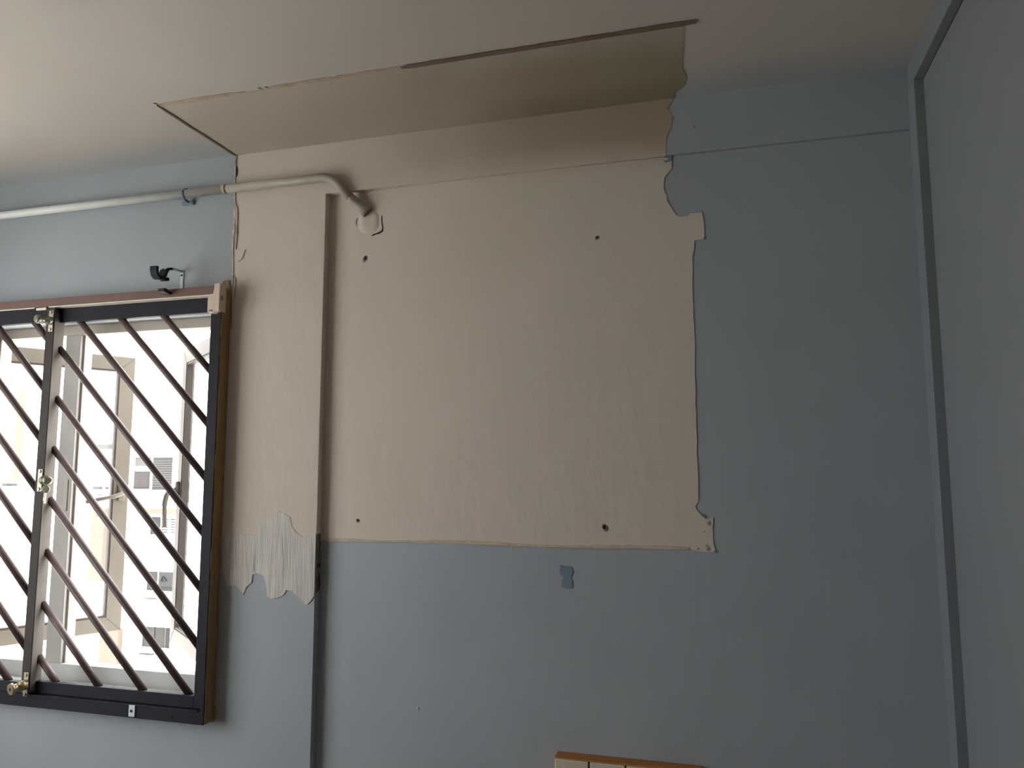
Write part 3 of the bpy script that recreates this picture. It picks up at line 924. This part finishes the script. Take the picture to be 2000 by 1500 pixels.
# second, lower bracket whose tip shows just above the track
c2 = atY(318, 566, D - 0.075)
bx1 = c2.x
b2 = thing('curtain_bracket', 'dark bracket tip showing just above the brown window track', 'bracket', (bx1, D, 2.184), 'curtain rod brackets')
bm = B()
prof = [(D - 0.003, c2.z - 0.006), (D - 0.045, c2.z - 0.004), (D - 0.060, c2.z + 0.000), (D - 0.070, c2.z + 0.004), (D - 0.082, c2.z + 0.003), (D - 0.083, c2.z - 0.006), (D - 0.060, c2.z - 0.010), (D - 0.003, c2.z - 0.011)]
prism(bm, [(bx1 - 0.010, y, z) for y, z in prof], (0.020, 0, 0))
obj('cup', bm, mat('dark_brown_plastic', (0.045, 0.035, 0.035), 0.5, 0.1, 30.0), b2)
bm = B(); bx(bm, bx1 - 0.010, bx1 + 0.010, D - 0.004, D, c2.z - 0.014, c2.z + 0.004, bev=0.001)
obj('wall_plate', bm, M_white, b2)

# ================================================================== SWITCH BOX
sx0, sx1, szt = -0.4175, -0.0720, 0.966
syb = y2(-0.25)
sy0 = 1.852
box = thing('switch_box', 'orange wooden block with cream switch plates at the lower picture edge', 'switch box', ((sx0 + sx1) / 2, syb, szt - 0.105))
bm = B(); bx(bm, sx0, sx1, sy0, syb + 0.003, szt - 0.105, szt, bev=0.0035)
obj('wooden_block', bm, M_wood, box)
edges = [sx0 + 0.003, sx0 + 0.0835, sx0 + 0.0875, sx0 + 0.170, sx0 + 0.174, sx0 + 0.256, sx0 + 0.260, sx1 - 0.003]
for k in range(4):
    a, b = edges[2 * k], edges[2 * k + 1]
    bm = B(); bx(bm, a, b, sy0 - 0.006, sy0, szt - 0.101, szt - 0.003, bev=0.0025)
    pl = obj('switch_plate', bm, M_plate, box)
    for xs_, zs_ in ((b - 0.012, szt - 0.024), (a + 0.012, szt - 0.028), (a + 0.012, szt - 0.083), (b - 0.012, szt - 0.083)):
        bm = B(); rot_lathe(bm, (xs_, sy0 - 0.0055, zs_), (0, -1, 0), [(0, 0.0065), (0.0012, 0.0065), (0.0016, 0.0045)], 14)
        obj('screw_cap', bm, M_brass, pl)
    bm = B(); bx(bm, (a + b) / 2 - 0.012, (a + b) / 2 + 0.012, sy0 - 0.010, sy0 - 0.005, szt - 0.072, szt - 0.032, bev=0.002)
    obj('rocker', bm, M_plate, pl)
for k in range(3):
    bm = B(); bx(bm, edges[2 * k + 1], edges[2 * k + 2], sy0 - 0.0008, sy0 + 0.001, szt - 0.1, szt - 0.004)
    obj('plate_gap', bm, M_hole, box)

# crack where the partition board has come away from its batten
bm = B()
prism(bm, [(XR - 0.0002, 1.8345, 1.79), (XR - 0.0002, 1.8325, 1.82), (XR - 0.0002, 1.8355, 1.835), (XR - 0.0002, 1.8358, 1.80)], (-0.0004, 0, 0))
obj('crack', bm, M_hole, wall_right)
bm = B()
prism(bm, [(XR - 0.0002, 1.84, 2.5385), (XR - 0.0002, 1.55, 2.5385), (XR - 0.0002, 1.45, 2.539), (XR - 0.0002, 1.45, 2.5412), (XR - 0.0002, 1.84, 2.5412)], (-0.0004, 0, 0))
obj('crack', bm, M_hole, wall_right)

# ================================================================== OUTSIDE
YBL = 31.6
bld = thing('apartment_building', 'bright white apartment block seen through the window grille', 'building', (-27, YBL, -30))
bm = B(); bx(bm, -62, -14, YBL, YBL + 10, -30, 16)
obj('facade', bm, M_fac, bld)


def frect(x0, y0, x1, y1):
    a, b = atY(x0, y0, YBL), atY(x1, y1, YBL)
    xm = (a.x + b.x) / 2
    return a.x, b.x, b.z, a.z


def far_window(px, panes, kind):
    x0, x1, z0, z1 = frect(*px)
    bm = B()
    e = 0.09
    for d in [(x0 - e, x1 + e, YBL - 0.12, YBL, z1, z1 + e), (x0 - e, x1 + e, YBL - 0.12, YBL, z0 - e, z0), (x0 - e, x0, YBL - 0.12, YBL, z0, z1), (x1, x1 + e, YBL - 0.12, YBL, z0, z1)]:
        bx(bm, *d)
    w = obj('window', bm, M_fac, bld)
    for (q, m) in panes:
        a0, a1, c0, c1 = frect(*q)
        bm = B(); bx(bm, a0, a1, YBL - 0.05, YBL, c0, c1)
        obj('pane', bm, m, w)
        if kind == 'blind':
            bm = B()
            nn = 14
            for k in range(nn):
                zz = c0 + (c1 - c0) * (k + 0.5) / nn
                bx(bm, a0 + 0.03, a1 - 0.03, YBL - 0.08, YBL - 0.05, zz - 0.018, zz + 0.012)
            obj('blind_slats', bm, M_farframe if False else M_ledge, w)
    return w


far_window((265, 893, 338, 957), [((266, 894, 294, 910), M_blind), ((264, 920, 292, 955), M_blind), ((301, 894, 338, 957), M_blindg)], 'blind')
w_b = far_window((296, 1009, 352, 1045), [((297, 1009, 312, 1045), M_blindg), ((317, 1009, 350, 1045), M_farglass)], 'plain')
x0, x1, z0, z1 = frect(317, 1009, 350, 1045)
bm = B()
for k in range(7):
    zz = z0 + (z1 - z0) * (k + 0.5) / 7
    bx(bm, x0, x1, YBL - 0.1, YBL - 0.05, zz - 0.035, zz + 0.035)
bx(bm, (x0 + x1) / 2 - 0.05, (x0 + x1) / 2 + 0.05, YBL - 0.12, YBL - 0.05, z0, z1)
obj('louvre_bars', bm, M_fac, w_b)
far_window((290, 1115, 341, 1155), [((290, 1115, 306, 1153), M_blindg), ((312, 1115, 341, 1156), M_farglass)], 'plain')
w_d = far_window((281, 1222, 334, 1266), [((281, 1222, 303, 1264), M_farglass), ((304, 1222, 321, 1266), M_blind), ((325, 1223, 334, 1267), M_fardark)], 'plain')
# hanger and shelf clutter in the third window
x0, x1, z0, z1 = frect(312, 1115, 341, 1156)
bm = B()
tube(bm, [(x0 + .25, YBL - .08, z1 - .25), (x0 + .5, YBL - .08, z1 - .45), (x0 + .15, YBL - .08, z1 - .5), (x0 + .25, YBL - .08, z1 - .25)], 0.025, 6)
bx(bm, x0 + .05, x1 - .08, YBL - .1, YBL - .05, z0 + .12, z0 + .2)
obj('hanger', bm, M_fardark, bld)
# ledges, small vents, sun canopies and the pale peach bays
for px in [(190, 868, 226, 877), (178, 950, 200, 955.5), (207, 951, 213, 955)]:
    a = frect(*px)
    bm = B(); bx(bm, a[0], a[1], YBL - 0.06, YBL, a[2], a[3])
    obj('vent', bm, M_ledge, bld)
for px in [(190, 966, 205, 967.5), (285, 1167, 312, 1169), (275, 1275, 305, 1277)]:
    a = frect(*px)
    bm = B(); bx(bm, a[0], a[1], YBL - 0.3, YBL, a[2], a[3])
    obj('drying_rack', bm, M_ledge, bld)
a = frect(287, 992, 352, 1003)
bm = B(); bx(bm, a[0], a[1], YBL - 0.6, YBL, a[2], a[3])
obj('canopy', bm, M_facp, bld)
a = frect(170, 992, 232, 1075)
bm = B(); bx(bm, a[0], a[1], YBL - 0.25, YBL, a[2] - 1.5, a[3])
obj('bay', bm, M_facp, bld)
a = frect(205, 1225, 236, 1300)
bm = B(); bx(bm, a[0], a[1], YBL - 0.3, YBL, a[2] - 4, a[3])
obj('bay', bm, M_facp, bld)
# nearer block at the far left: bay with a sill ledge
a0 = atY(-60, 765, 20.0); a1 = atY(24, 940, 20.0)
bl2 = thing('apartment_building', 'white block with a peach bay and grey ledge at the left picture edge', 'building', (a0.x, 20, -30))
bm = B(); bx(bm, a0.x - 4, a1.x - 0.6, 20.3, 24.0, -30, a0.z + 9)
obj('facade', bm, M_fac, bl2)
bm = B(); bx(bm, a0.x - 4, a1.x, 20.0, 20.3, a1.z, a0.z)
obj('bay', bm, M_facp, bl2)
lz = atY(18, 946, 19.7)
bm = B(); bx(bm, a0.x - 4, lz.x, 19.6, 20.0, lz.z - 0.06, lz.z + 0.03)
obj('ledge', bm, M_ledge, bl2)
p0, p1 = atY(-3, 775, 20), atY(3, 815, 20)
bm = B(); bx(bm, p0.x - 0.6, p1.x, 19.93, 20.02, p1.z, p0.z)
obj('window', bm, M_ledge, bl2)

bm = B(); bx(bm, -120, 80, 2.6, 120, -30.2, -30); bx(bm, -120, -3.6, -60, 2.6, -30.2, -30)
gr = obj('ground_outside', bm, M_ground)
gr['kind'] = 'structure'; gr['label'] = 'pavement far below the window'
# the floors of this block above and below the room
bm = B(); bx(bm, XL - 0.15, XR + 7, YB - 6, DOUT, CEIL + 0.125, CEIL + 14)
struct(obj('upper_floors', bm, M_fac), 'floors of the same block above the room')
bm = B(); bx(bm, XL - 0.15, XR + 7, YB - 6, DOUT, -30, -0.125)
struct(obj('lower_floors', bm, M_fac), 'floors of the same block below the room')
